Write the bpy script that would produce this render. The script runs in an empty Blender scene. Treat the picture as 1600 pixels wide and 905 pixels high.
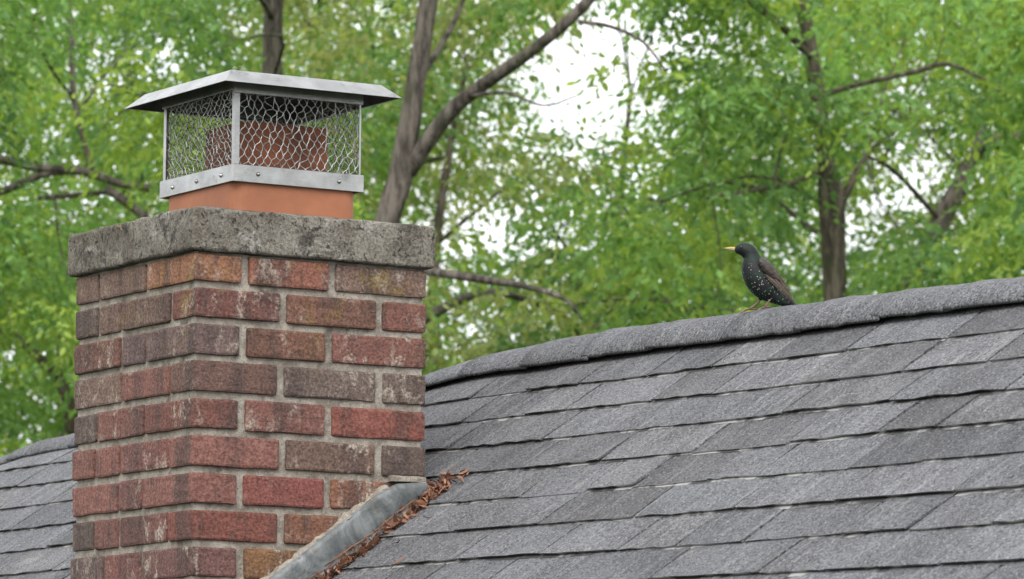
import bpy, bmesh, math, random
import numpy as np
from mathutils import Vector, Matrix, noise

# ------------------------------------------------------------------ camera, sky, sun, exposure
SC = bpy.context.scene
COL = SC.collection
CAM = np.array([-4.36212, -8.36640, -1.17681])
V = np.array([0.51674974, 0.84813578, 0.11677072])
R = np.array([0.85349865, -0.5210419, 0.00744252])
U = np.array([-0.06715471, -0.09581774, 0.99313101])
F = 7484.7                                            # focal length in photograph pixels (1600 wide)
cd = bpy.data.cameras.new('camera')
cd.sensor_width = 36.0; cd.lens = F / 1600 * 36
cd.clip_start = 0.1; cd.clip_end = 3000
cd.dof.use_dof = True; cd.dof.focus_distance = 9.7; cd.dof.aperture_fstop = 14
cam = bpy.data.objects.new('camera', cd); COL.objects.link(cam)
m = Matrix.Identity(4)
for i in range(3):
    m[i][0], m[i][1], m[i][2], m[i][3] = R[i], U[i], -V[i], CAM[i]
cam.matrix_world = m
SC.camera = cam

SUN_EL, SUN_DIR = 42.0, (-0.62, -0.78)               # direction towards the sun (horizontal part)
world = bpy.data.worlds.new('World'); SC.world = world; world.use_nodes = True
wn, wl = world.node_tree.nodes, world.node_tree.links
wn.clear()
sky = wn.new('ShaderNodeTexSky'); sky.sky_type = 'NISHITA'; sky.sun_disc = False
sky.sun_elevation = math.radians(SUN_EL); sky.sun_rotation = math.atan2(SUN_DIR[0], SUN_DIR[1])
sky.air_density = 1.0; sky.dust_density = 3.0
tc = wn.new('ShaderNodeTexCoord')
nz = wn.new('ShaderNodeTexNoise'); nz.inputs['Scale'].default_value = 3.0; nz.inputs['Detail'].default_value = 4
wl.new(tc.outputs['Generated'], nz.inputs['Vector'])
cr = wn.new('ShaderNodeMapRange'); cr.inputs['To Min'].default_value = 8.4; cr.inputs['To Max'].default_value = 10.2
wl.new(nz.outputs['Fac'], cr.inputs['Value'])
cloud = wn.new('ShaderNodeVectorMath'); cloud.operation = 'SCALE'; cloud.inputs[0].default_value = (0.965, 0.985, 1.0)
wl.new(cr.outputs['Result'], cloud.inputs['Scale'])
mx = wn.new('ShaderNodeMix'); mx.data_type = 'RGBA'; mx.inputs['Factor'].default_value = 0.90   # overcast: cloud hides the blue
wl.new(sky.outputs['Color'], mx.inputs['A']); wl.new(cloud.outputs['Vector'], mx.inputs['B'])
bg = wn.new('ShaderNodeBackground'); bg.inputs['Strength'].default_value = 0.1
wl.new(mx.outputs['Result'], bg.inputs['Color'])
wo = wn.new('ShaderNodeOutputWorld'); wl.new(bg.outputs['Background'], wo.inputs['Surface'])

sd = bpy.data.lights.new('sun', 'SUN'); sd.energy = 1.5; sd.angle = math.radians(35); sd.color = (1.0, 0.97, 0.92)
so = bpy.data.objects.new('sun', sd); COL.objects.link(so)
hd = Vector((SUN_DIR[0], SUN_DIR[1], 0)).normalized()
to_sun = hd * math.cos(math.radians(SUN_EL)) + Vector((0, 0, math.sin(math.radians(SUN_EL))))
so.rotation_euler = to_sun.to_track_quat('Z', 'Y').to_euler(); so.location = (0, 0, 20)
SC.view_settings.view_transform = 'Standard'; SC.view_settings.look = 'None'
SC.view_settings.gamma = 1.0; SC.view_settings.exposure = 1.1; SC.view_settings.use_curve_mapping = False
SC.render.resolution_x, SC.render.resolution_y = 1024, 579
SC.render.engine = 'CYCLES'

rnd = random.Random(7)
rng = np.random.default_rng(11)

# ------------------------------------------------------------------ helpers
def tag(o, label=None, cat=None, group=None, kind=None):
    if label: o['label'] = label
    if cat: o['category'] = cat
    if group: o['group'] = group
    if kind: o['kind'] = kind
    return o
def empty(name, loc, label, cat, group=None):
    o = bpy.data.objects.new(name, None); COL.objects.link(o); o.location = loc
    o.empty_display_size = 0.05
    return tag(o, label, cat, group)
def link(name, me, mats, parent=None, smooth=False):
    """one mesh object; geometry is given in world coordinates"""
    o = bpy.data.objects.new(name, me); COL.objects.link(o)
    for mm in (mats if isinstance(mats, (list, tuple)) else [mats]):
        me.materials.append(mm)
    if smooth:
        me.polygons.foreach_set('use_smooth', [True] * len(me.polygons))
    if parent is not None:
        o.parent = parent
        if parent.parent is None and parent.type == 'EMPTY':     # parts of parts already sit in world space
            o.matrix_parent_inverse = Matrix.Translation(parent.location).inverted()
    return o
def from_bm(name, bm, mats, parent=None, smooth=False):
    me = bpy.data.meshes.new(name); bm.normal_update(); bm.to_mesh(me); bm.free()
    return link(name, me, mats, parent, smooth)
def from_data(name, vs, fs, mats, parent=None, smooth=False):
    me = bpy.data.meshes.new(name); me.from_pydata([tuple(map(float, v)) for v in vs], [], fs); me.update()
    return link(name, me, mats, parent, smooth)
def box_bm(x0, x1, y0, y1, z0, z1):
    bm = bmesh.new()
    bmesh.ops.create_cube(bm, size=1)
    for v in bm.verts:
        v.co = Vector((x0 if v.co.x < 0 else x1, y0 if v.co.y < 0 else y1, z0 if v.co.z < 0 else z1))
    return bm
def rough(bm, amp, freq, seed=0.0):
    s = Vector((seed * 3.17, seed * 1.71, seed * 0.93))
    bm.normal_update()
    for v in bm.verts:
        n = noise.noise_vector(v.co * freq + s) + 0.5 * noise.noise_vector(v.co * freq * 2.7 + s)
        v.co += n * amp
def tube_data(pts, rads, n=8, wob=0.0, seed=0, vs=None, fs=None, cap=True):
    """append a tapered tube along pts to vs / fs"""
    if vs is None: vs, fs = [], []
    pts = [np.asarray(p, float) for p in pts]
    up = np.array([0.13, 0.21, 0.97])
    base = len(vs)
    for i, p in enumerate(pts):
        d = pts[min(i + 1, len(pts) - 1)] - pts[max(i - 1, 0)]
        d /= (np.linalg.norm(d) + 1e-9)
        a = np.cross(d, up)
        if np.linalg.norm(a) < 0.15: a = np.cross(d, np.array([1, 0.3, 0]))
        a /= np.linalg.norm(a); b = np.cross(d, a)
        for k in range(n):
            t = 2 * math.pi * k / n
            r = rads[i]
            if wob: r *= 1 + wob * noise.noise(Vector((p[0] * 2 + math.cos(t) * 1.3 + seed, p[1] * 2 + math.sin(t) * 1.3, p[2] * 2.2)))
            vs.append(p + a * math.cos(t) * r + b * math.sin(t) * r)
    for i in range(len(pts) - 1):
        for k in range(n):
            k2 = (k + 1) % n
            fs.append((base + i * n + k, base + i * n + k2, base + (i + 1) * n + k2, base + (i + 1) * n + k))
    if cap:
        fs.append(tuple(base + k for k in range(n))[::-1])
        fs.append(tuple(base + (len(pts) - 1) * n + k for k in range(n)))
    return vs, fs
def smooth_path(pts, rads, sub=4):
    """Catmull-Rom through pts"""
    P = [np.asarray(p, float) for p in pts]; P = [2 * P[0] - P[1]] + P + [2 * P[-1] - P[-2]]
    op, orr = [], []
    for i in range(1, len(P) - 2):
        for s in range(sub):
            t = s / sub
            op.append(0.5 * ((2 * P[i]) + (-P[i-1] + P[i+1]) * t + (2*P[i-1] - 5*P[i] + 4*P[i+1] - P[i+2]) * t*t + (-P[i-1] + 3*P[i] - 3*P[i+1] + P[i+2]) * t**3))
            orr.append(rads[i-1] * (1-t) + rads[i] * t)
    op.append(P[-2]); orr.append(rads[-1])
    return op, orr
def at(px, py, dist):
    """a place in the world seen at a photograph pixel, dist metres along the view axis (used to survey the place)"""
    return CAM + dist * (V + R * (px - 800) / F - U * (py - 452.5) / F)

# ------------------------------------------------------------------ materials
class NT:
    def __init__(s, name):
        s.m = bpy.data.materials.new(name); s.m.use_nodes = True
        s.n, s.l = s.m.node_tree.nodes, s.m.node_tree.links
        s.p = s.n['Principled BSDF']; s.out = s.n['Material Output']
        s.tc = s.n.new('ShaderNodeTexCoord')
    def pos(s, scale=(1, 1, 1), rot=(0, 0, 0), src=None):
        mp = s.n.new('ShaderNodeMapping'); mp.inputs['Scale'].default_value = scale; mp.inputs['Rotation'].default_value = rot
        s.l.new(src or s.geo(), mp.inputs['Vector']); return mp.outputs['Vector']
    def geo(s):
        if not hasattr(s, 'g'): s.g = s.n.new('ShaderNodeNewGeometry')
        return s.g.outputs['Position']
    def noise(s, scale, detail=4, rough=0.55, vec=None, dist=0.0):
        t = s.n.new('ShaderNodeTexNoise'); t.inputs['Scale'].default_value = scale; t.inputs['Detail'].default_value = detail
        t.inputs['Roughness'].default_value = rough; t.inputs['Distortion'].default_value = dist
        s.l.new(vec or s.geo(), t.inputs['Vector']); return t.outputs['Fac']
    def voro(s, scale, vec=None, feature='F1'):
        t = s.n.new('ShaderNodeTexVoronoi'); t.inputs['Scale'].default_value = scale; t.feature = feature
        s.l.new(vec or s.geo(), t.inputs['Vector']); return t
    def ramp(s, fac, a, b, lo=0.0, hi=1.0):
        t = s.n.new('ShaderNodeMapRange'); t.inputs['From Min'].default_value = a; t.inputs['From Max'].default_value = b
        t.inputs['To Min'].default_value = lo; t.inputs['To Max'].default_value = hi; t.interpolation_type = 'SMOOTHSTEP'
        s.l.new(fac, t.inputs['Value']); return t.outputs['Result']
    def mix(s, fac, a, b, mode='MIX'):
        t = s.n.new('ShaderNodeMix'); t.data_type = 'RGBA'; t.blend_type = mode
        for k, v in (('Factor', fac), ('A', a), ('B', b)):
            if isinstance(v, (int, float)): t.inputs[k].default_value = v
            elif isinstance(v, tuple): t.inputs[k].default_value = (*v, 1)
            else: s.l.new(v, t.inputs[k])
        return t.outputs['Result']
    def math(s, op, a, b=0.0):
        t = s.n.new('ShaderNodeMath'); t.operation = op
        for k, v in ((0, a), (1, b)):
            if isinstance(v, (int, float)): t.inputs[k].default_value = v
            else: s.l.new(v, t.inputs[k])
        return t.outputs[0]
    def bump(s, h, dist=0.002, strength=1.0, prev=None):
        t = s.n.new('ShaderNodeBump'); t.inputs['Distance'].default_value = dist; t.inputs['Strength'].default_value = strength
        s.l.new(h, t.inputs['Height'])
        if prev is not None: s.l.new(prev, t.inputs['Normal'])
        s.l.new(t.outputs['Normal'], s.p.inputs['Normal']); return t.outputs['Normal']
    k = 0.85                                            # overall albedo of the mineral and metal surfaces
    def done(s, color=None, rough=None, metal=None, spec=None):
        if s.k != 1 and color is not None and not isinstance(color, tuple): color = s.mix(1.0, color, (s.k,) * 3, 'MULTIPLY')
        for k, v in (('Base Color', color), ('Roughness', rough), ('Metallic', metal), ('Specular IOR Level', spec)):
            if v is None: continue
            if isinstance(v, (int, float)): s.p.inputs[k].default_value = v
            elif isinstance(v, tuple): s.p.inputs[k].default_value = (*v, 1)
            else: s.l.new(v, s.p.inputs[k])
        return s.m

def mat_brick():
    t = NT('brick_clay')
    oi = t.n.new('ShaderNodeObjectInfo')
    col = oi.outputs['Color']
    vert = t.pos((1, 1, 0.32))
    n1 = t.noise(9, 4, 0.6, t.pos((1, 1.6, 0.3))); n2 = t.noise(34, 5, 0.65, t.pos((1, 1.8, 0.25))); n3 = t.noise(160, 4, 0.68)
    c = t.mix(t.ramp(n1, 0.46, 0.62), col, t.mix(0.66, col, (0.070, 0.050, 0.047)))
    c = t.mix(t.math('MULTIPLY', t.ramp(n2, 0.52, 0.68), 0.6), c, (0.070, 0.053, 0.048))
    # pale efflorescence in streaks and patches; amount set per brick by the colour's alpha
    e = t.math('MULTIPLY', t.ramp(t.noise(34, 6, 0.74, t.pos((1, 1, 0.62)), 0.5), 0.49, 0.64), t.ramp(t.noise(9, 4, 0.55, t.pos((1, 1, 0.6))), 0.44, 0.58))
    e = t.math('MULTIPLY', e, t.math('MULTIPLY', oi.outputs['Alpha'], t.ramp(n3, 0.3, 0.62, 0.35, 1.0)))
    c = t.mix(t.math('MINIMUM', e, 0.85), c, (0.40, 0.345, 0.29))
    # yellow lichen, on the damp top courses
    sep = t.n.new('ShaderNodeSeparateXYZ'); t.l.new(t.geo(), sep.inputs[0])
    lz = t.ramp(sep.outputs['Z'], -0.30, -0.02)
    li = t.math('MULTIPLY', t.math('MULTIPLY', t.ramp(t.noise(13, 5, 0.7), 0.52, 0.68), lz), 0.62)
    c = t.mix(li, c, (0.20, 0.135, 0.035))
    sp = t.ramp(t.noise(420, 2, 0.5), 0.62, 0.75)
    c = t.mix(t.math('MULTIPLY', sp, 0.35), c, (0.42, 0.35, 0.30))
    c = t.mix(0.9, c, t.mix(t.ramp(n3, 0.34, 0.66), (0.62, 0.60, 0.60), (1.36, 1.36, 1.36)), 'MULTIPLY')
    b = t.bump(t.noise(60, 6, 0.72), 0.006, 0.9)
    t.bump(n3, 0.003, 1.0, b)
    return t.done(c, 0.92, None, 0.25)
def mat_mortar():
    t = NT('mortar')
    c = t.mix(t.ramp(t.noise(30, 5, 0.7), 0.35, 0.65), (0.23, 0.20, 0.168), (0.41, 0.37, 0.32))
    c = t.mix(t.math('MULTIPLY', t.ramp(t.noise(11, 6, 0.7), 0.54, 0.66), 0.7), c, (0.075, 0.065, 0.055))
    c = t.mix(t.ramp(t.noise(300, 2), 0.55, 0.75), c, (0.14, 0.125, 0.11))
    b = t.bump(t.noise(90, 5, 0.7), 0.006, 0.9); t.bump(t.noise(380, 3, 0.6), 0.0015, 1.0, b)
    return t.done(c, 0.95, None, 0.2)
def mat_concrete():
    t = NT('weathered_concrete')
    n1 = t.noise(8, 6, 0.68); n3 = t.noise(190, 4, 0.72)
    c = t.mix(t.ramp(n1, 0.36, 0.62), (0.150, 0.130, 0.106), (0.310, 0.285, 0.245))
    c = t.mix(t.math('MULTIPLY', t.ramp(t.noise(13, 6, 0.75), 0.52, 0.64), 0.8), c, (0.060, 0.054, 0.048))
    c = t.mix(t.math('MULTIPLY', t.ramp(t.noise(12, 6, 0.75, t.pos((1, 1, 1.3)), 1.0), 0.56, 0.66), 0.7), c, (0.44, 0.42, 0.385))
    c = t.mix(t.math('MULTIPLY', t.ramp(t.noise(100, 3, 0.6), 0.56, 0.66), 0.8), c, (0.035, 0.032, 0.030))
    sep = t.n.new('ShaderNodeSeparateXYZ'); t.l.new(t.geo(), sep.inputs[0])
    li = t.math('MULTIPLY', t.ramp(t.noise(24, 5, 0.7), 0.60, 0.68), t.ramp(sep.outputs['Z'], 0.06, 0.1))
    c = t.mix(t.math('MULTIPLY', li, 0.6), c, (0.30, 0.20, 0.03))
    c = t.mix(0.8, c, t.mix(t.ramp(n3, 0.35, 0.65), (0.55, 0.55, 0.56), (1.4, 1.4, 1.38)), 'MULTIPLY')
    b = t.bump(t.noise(45, 6, 0.75), 0.012, 1.0); t.bump(n3, 0.005, 1.0, b)
    return t.done(c, 0.95, None, 0.2)
def mat_shingle(name='asphalt_shingle', per_object=True):
    t = NT(name)
    n3 = t.noise(175, 3, 0.72); sp = t.noise(210, 2, 0.6)
    fall = t.pos((1.2, 7, 1.2), (0, 0, 0))
    streak = t.noise(5, 5, 0.7, fall)
    c = t.mix(t.ramp(t.noise(5.5, 5, 0.65), 0.35, 0.65), (0.102, 0.102, 0.109), (0.152, 0.154, 0.164))
    c = t.mix(t.math('MULTIPLY', t.ramp(streak, 0.50, 0.68), 0.72), c, (0.235, 0.238, 0.246))
    c = t.mix(t.math('MULTIPLY', t.ramp(t.noise(6, 5, 0.7, fall), 0.52, 0.74), 0.62), c, (0.050, 0.049, 0.052))
    c = t.mix(t.math('MULTIPLY', t.ramp(t.noise(9, 4, 0.65), 0.62, 0.70), 0.40), c, (0.27, 0.265, 0.26))
    c = t.mix(t.math('MULTIPLY', t.ramp(n3, 0.50, 0.40), 0.78), c, (0.018, 0.018, 0.020))
    c = t.mix(t.math('MULTIPLY', t.ramp(sp, 0.55, 0.68), 0.62), c, (0.38, 0.38, 0.40))
    if per_object:
        oi = t.n.new('ShaderNodeObjectInfo')
        c = t.mix(1.0, c, oi.outputs['Color'], 'MULTIPLY')
    b = t.bump(t.noise(14, 4, 0.6, fall), 0.007, 0.8); t.bump(n3, 0.004, 1.0, b)
    return t.done(c, 0.9, None, 0.3)
def mat_edge():
    t = NT('shingle_cut_edge')
    lv = t.pos((1, 1, 1))
    c = t.mix(t.ramp(t.noise(9, 4, 0.65, lv), 0.45, 0.60), (0.055, 0.054, 0.054), (0.34, 0.338, 0.335))
    t.bump(t.noise(160, 3), 0.002, 0.8)
    return t.done(c, 0.95, None, 0.2)
def mat_steel():
    t = NT('stainless_steel')
    n1 = t.noise(16, 4, 0.6); n2 = t.noise(60, 4, 0.6, t.pos((1, 1, 14)))
    c = t.mix(t.ramp(n1, 0.3, 0.7), (0.33, 0.33, 0.325), (0.47, 0.47, 0.465))
    c = t.mix(t.math('MULTIPLY', t.ramp(t.noise(22, 5, 0.7), 0.56, 0.70), 0.6), c, (0.19, 0.186, 0.18))
    t.bump(n2, 0.0005, 0.35)
    return t.done(c, t.ramp(n2, 0.3, 0.7, 0.28, 0.44), 1.0)
def mat_simple(name, a, b, scale, rough=0.8, metal=0.0, bump=0.0, bscale=200):
    t = NT(name)
    c = t.mix(t.ramp(t.noise(scale, 5, 0.65), 0.32, 0.68), a, b)
    if bump: t.bump(t.noise(bscale, 4, 0.65), bump, 0.9)
    return t.done(c, rough, metal)
def mat_lead():
    t = NT('lead_flashing')
    d = t.pos((1, 1, 1), (0, math.radians(38), 0))
    c = t.mix(t.ramp(t.noise(9, 6, 0.65, d, 0.8), 0.34, 0.64), (0.070, 0.078, 0.080), (0.225, 0.240, 0.245))
    c = t.mix(t.math('MULTIPLY', t.ramp(t.noise(16, 5, 0.6), 0.54, 0.68), 0.6), c, (0.11, 0.085, 0.045))
    b = t.bump(t.noise(14, 4, 0.6, d, 0.7), 0.006, 0.7); t.bump(t.noise(150, 3), 0.001, 0.7, b)
    return t.done(c, 0.55, 0.35)
def mat_terracotta():
    t = NT('terracotta_flue')
    c = t.mix(t.ramp(t.noise(11, 4, 0.6), 0.3, 0.7), (0.27, 0.098, 0.046), (0.345, 0.128, 0.062))
    c = t.mix(t.math('MULTIPLY', t.ramp(t.noise(30, 6, 0.75), 0.60, 0.74), 0.35), c, (0.20, 0.10, 0.065))
    t.bump(t.noise(120, 4, 0.6), 0.001, 0.6)
    return t.done(c, 0.72)
def mat_bark(name, a, b):
    t = NT(name)
    v = t.pos((1, 1, 0.18))
    n1 = t.noise(26, 5, 0.68, v)
    c = t.mix(t.ramp(n1, 0.38, 0.62), a, b)
    c = t.mix(t.math('MULTIPLY', t.ramp(t.noise(3.2, 4, 0.6), 0.5, 0.68), 0.45), c, (0.085, 0.10, 0.05))
    t.bump(n1, 0.03, 1.0)
    return t.done(c, 0.95, None, 0.15)
def mat_leaf(name):
    t = NT(name); t.k = 1
    at_ = t.n.new('ShaderNodeAttribute'); at_.attribute_name = 'tint'; at_.attribute_type = 'GEOMETRY'
    t.geo()
    rp = t.g.outputs['Random Per Island']
    c = t.mix(rp, t.mix(1.0, at_.outputs['Color'], (0.62, 0.68, 0.66), 'MULTIPLY'), t.mix(1.0, at_.outputs['Color'], (1.34, 1.24, 1.25), 'MULTIPLY'))
    t.done(c, 0.6, None, 0.15)
    tr = t.n.new('ShaderNodeBsdfTranslucent')
    t.l.new(t.mix(1.0, c, (1.45, 1.4, 0.75), 'MULTIPLY'), tr.inputs['Color'])
    ms = t.n.new('ShaderNodeMixShader'); ms.inputs[0].default_value = 0.52
    t.l.new(t.p.outputs[0], ms.inputs[1]); t.l.new(tr.outputs[0], ms.inputs[2]); t.l.new(ms.outputs[0], t.out.inputs['Surface'])
    return t.m

M = dict(brick=mat_brick(), mortar=mat_mortar(), concrete=mat_concrete(), shingle=mat_shingle(), edge=mat_edge(),
         deck=mat_shingle('roof_underlay', False), steel=mat_steel(), lead=mat_lead(), terra=mat_terracotta(),
         bark=mat_bark('grey_brown_bark', (0.055, 0.047, 0.041), (0.185, 0.160, 0.138)),
         bark2=mat_bark('pale_bark', (0.07, 0.058, 0.048), (0.21, 0.175, 0.14)), leaf=mat_leaf('leaf'),
         terra_in=mat_simple('dark_terracotta', (0.135, 0.045, 0.024), (0.30, 0.098, 0.046), 14, 0.8),  # darker, redder clay tone for the inner flue tile
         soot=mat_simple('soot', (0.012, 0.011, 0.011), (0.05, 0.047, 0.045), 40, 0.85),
         wire=mat_simple('galvanised_wire', (0.20, 0.20, 0.20), (0.52, 0.52, 0.51), 60, 0.42, 0.85),
         siding=mat_simple('painted_siding', (0.42, 0.41, 0.39), (0.5, 0.49, 0.46), 3, 0.7),
         trim=mat_simple('white_trim_paint', (0.68, 0.68, 0.66), (0.76, 0.76, 0.74), 6, 0.6),
         grass=mat_simple('lawn', (0.045, 0.085, 0.02), (0.085, 0.12, 0.035), 1.2, 0.95, 0, 0.03, 40),
         dry=None)

# ------------------------------------------------------------------ ground
GZ = -5.2
bm = bmesh.new(); bmesh.ops.create_grid(bm, x_segments=60, y_segments=60, size=900)
for v in bm.verts:
    v.co.z = GZ + (0.25 * noise.noise(v.co * 0.02) if v.co.length > 40 else 0)
tag(from_bm('ground', bm, M['grass']), kind='structure', label='lawn around the house')

# ------------------------------------------------------------------ roof geometry
T, Z0 = 0.7157, -0.8548
TH = math.atan(T); CT, ST = math.cos(TH), math.sin(TH)
def g(Y): return 0.0215 * Y if Y < 0.4 else 0.0086 * max(0.0, 1 - (Y - 0.4) / 1.5)
HY = [-6, -3.0, -1.32, -0.88, -0.27, 0.07, 0.44, 0.62, 0.75, 0.84, 1.5, 2.62, 2.8, 2.92, 3.3, 4.5, 7]
HZ = [.016, .016, .019, .026, .027, .030, .020, .012, .000, -.008, -.010, -.008, -.018, -.036, -.085, -.10, -.10]
def hz(Y): return float(np.interp(Y, HY, HZ))
RX = 1.035
def sag(X0, Y):
    s = min(0.0, hz(Y) - 0.018)
    w = min(1.0, max(0.0, (X0 - 0.80) / 0.23))
    return s * w * w
def roofpt(X0, Y, h=0.0):
    X = X0 + g(Y)
    return np.array([X - ST * h, Y, Z0 + T * X + sag(X0, Y) + CT * h])
EX, YA, YB = -2.6, -5.2, 6.6                            # eave and gable ends
EZ = Z0 + T * EX
house = empty('house', (RX, 0.5, GZ), 'house with weathered grey asphalt shingle gable roof', 'house')
# roof deck: two slopes with thickness
ys = list(np.linspace(YA, YB, 60)); vs, fs = [], []
xs = [EX, -1.5, -0.5, 0.2, 0.6, 0.8, 0.9, 0.97, RX]
for Y in ys:
    for x in xs: vs.append(roofpt(x, Y, -0.012))
    for k in range(1, len(xs)):
        p = roofpt(xs[-1 - k], Y, -0.012); vs.append(np.array([2 * (RX + g(Y)) - p[0], Y, p[2]]))
n = 2 * len(xs) - 1
for i in range(len(ys) - 1):
    for k in range(n - 1):
        fs.append((i * n + k, i * n + k + 1, (i + 1) * n + k + 1, (i + 1) * n + k))
roof = from_data('roof', vs, fs, M['deck'], house)
md = roof.modifiers.new('thickness', 'SOLIDIFY'); md.thickness = 0.03; md.offset = -1
# walls and fascia below (gable house)
wx0, wx1 = EX + 0.35, 2 * RX - EX - 0.35
wz = Z0 + T * wx0 - 0.09
gz = Z0 + T * RX - 0.12
for Yw, th in ((YA + 0.3, 0.15), (YB - 0.45, 0.15)):
    a = [(wx0, Yw, GZ), (wx1, Yw, GZ), (wx1, Yw, wz), (RX, Yw, gz), (wx0, Yw, wz)]
    b = [(x, y + th, z) for x, y, z in a]
    from_data('wall', a + b, [(0, 1, 2, 3, 4), (9, 8, 7, 6, 5)] + [(i, 5 + i, 5 + (i + 1) % 5, (i + 1) % 5) for i in range(5)], M['siding'], house)
for xw in (wx0, wx1 - 0.15):
    from_bm('wall', box_bm(xw, xw + 0.15, YA + 0.452, YB - 0.452, GZ, wz - (0.0 if xw == wx0 else 0.0)), M['siding'], house)
from_bm('fascia', box_bm(EX - 0.01, EX + 0.015, YA, YB, EZ - 0.2, EZ - 0.06), M['trim'], house)

# shingles, one by one where the photograph shows them
def shingle(k, xlo, xhi, y0, y1, lift, rs):
    """one tab: lower edge at xlo, head at xhi (tucked under the next course)"""
    ny = 5
    vs, fs, mi = [], [], []
    th = 0.0042
    prof = [rs.uniform(-1, 1) for _ in range(ny + 1)]
    slant = rs.uniform(-0.008, 0.008)
    for j in range(ny + 1):
        f = j / ny; Y = y0 + (y1 - y0) * f
        wob = 0.0022 * prof[j]; up = 0.0016 * prof[(j * 3) % (ny + 1)]
        lo = xlo + wob * 0.6 + 0.0022 * noise.noise(Vector((Y * 3.0, k * 1.7, 0)))
        midx = xlo + 0.5 * (xhi - xlo)
        sl = lambda q: Y + slant * q
        vs.append(roofpt(lo, sl(0), lift + th + up))            # top, lower edge
        vs.append(roofpt(midx, sl(.5), 0.5 * lift + th + 0.4 * up + 0.001 * rs.uniform(-1, 1)))
        vs.append(roofpt(xhi, sl(1), th * 0.6))
        vs.append(roofpt(lo + 0.001, sl(0), lift + up + 0.0006))         # underside of the butt edge
        vs.append(roofpt(xhi, sl(1), -0.004))
    for j in range(ny):
        a, b = j * 5, (j + 1) * 5
        for q, mm in (((a, b, b + 1, a + 1), 0), ((a + 1, b + 1, b + 2, a + 2), 0), ((a + 3, b + 3, b, a), 1), ((a + 4, b + 4, b + 3, a + 3), 0)):
            fs.append(q[::-1]); mi.append(mm)
    for a in (0, ny * 5):
        q = (a, a + 1, a + 2, a + 4, a + 3)
        fs.append(q if a else q[::-1]); mi.append(0)
    # lower laminate layer peeping out below the butt edge
    lb = len(vs); ly0 = rs.uniform(-0.03, 0.03)
    for j in range(ny + 1):
        Y = y0 + (y1 - y0) * j / ny
        e_ = xlo - 0.0042 - 0.0045 * noise.noise(Vector((Y * 11 + ly0, k * 2.3, 7)))
        vs.append(roofpt(e_, Y, 0.0056)); vs.append(roofpt(xlo + 0.02, Y, 0.0060)); vs.append(roofpt(e_ + 0.0005, Y, -0.001))
    for j in range(ny):
        a, b = lb + j * 3, lb + (j + 1) * 3
        fs.append((a, b, b + 1, a + 1)[::-1]); mi.append(1); fs.append((a + 2, b + 2, b, a)[::-1]); mi.append(1)
    o = from_data('shingle', vs, fs, [M['shingle'], M['edge']], roof)
    o.data.polygons.foreach_set('material_index', mi)
    s = rs.choice([0.80, 0.9, 0.96, 1.0, 1.04, 1.1, 1.18]) * rs.uniform(0.97, 1.03)
    w = rs.uniform(-0.02, 0.02)
    o.color = (s * (1 + w), s, s * (1 - w * 0.7), 1)
    return o
EXPO = 0.0935
rs = random.Random(21)
for k in range(0, 12):
    xlo = 0.885 - EXPO * k
    xhi = xlo + EXPO + 0.035 if k else 1.0
    # on the right of the chimney and, farther back, on its left; behind it where the stack stands there is none
    spans = [(-3.6, 4.0)]
    if xlo < 0.50: spans = [(-3.6, -0.004), (0.56, 4.0)]
    if k >= 7: spans = [(-3.6, -0.004), (0.56, 2.2)]
    for (ya, yb) in spans:
        y = ya - rs.uniform(0, 0.12)
        while y < yb - 0.05:
            w = rs.choice([0.17, 0.21, 0.25, 0.28, 0.31, 0.34]) * rs.uniform(0.93, 1.07)
            e = min(y + w, yb)
            if e - y > 0.05:
                gp = rs.choice([0.0012, 0.0026, 0.0038, 0.0045]); shingle(k, xlo + rs.uniform(-0.0025, 0.0025), xhi, y + gp, e - gp, 0.0062 + rs.uniform(-0.002, 0.0035), rs)
            y = e
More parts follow.
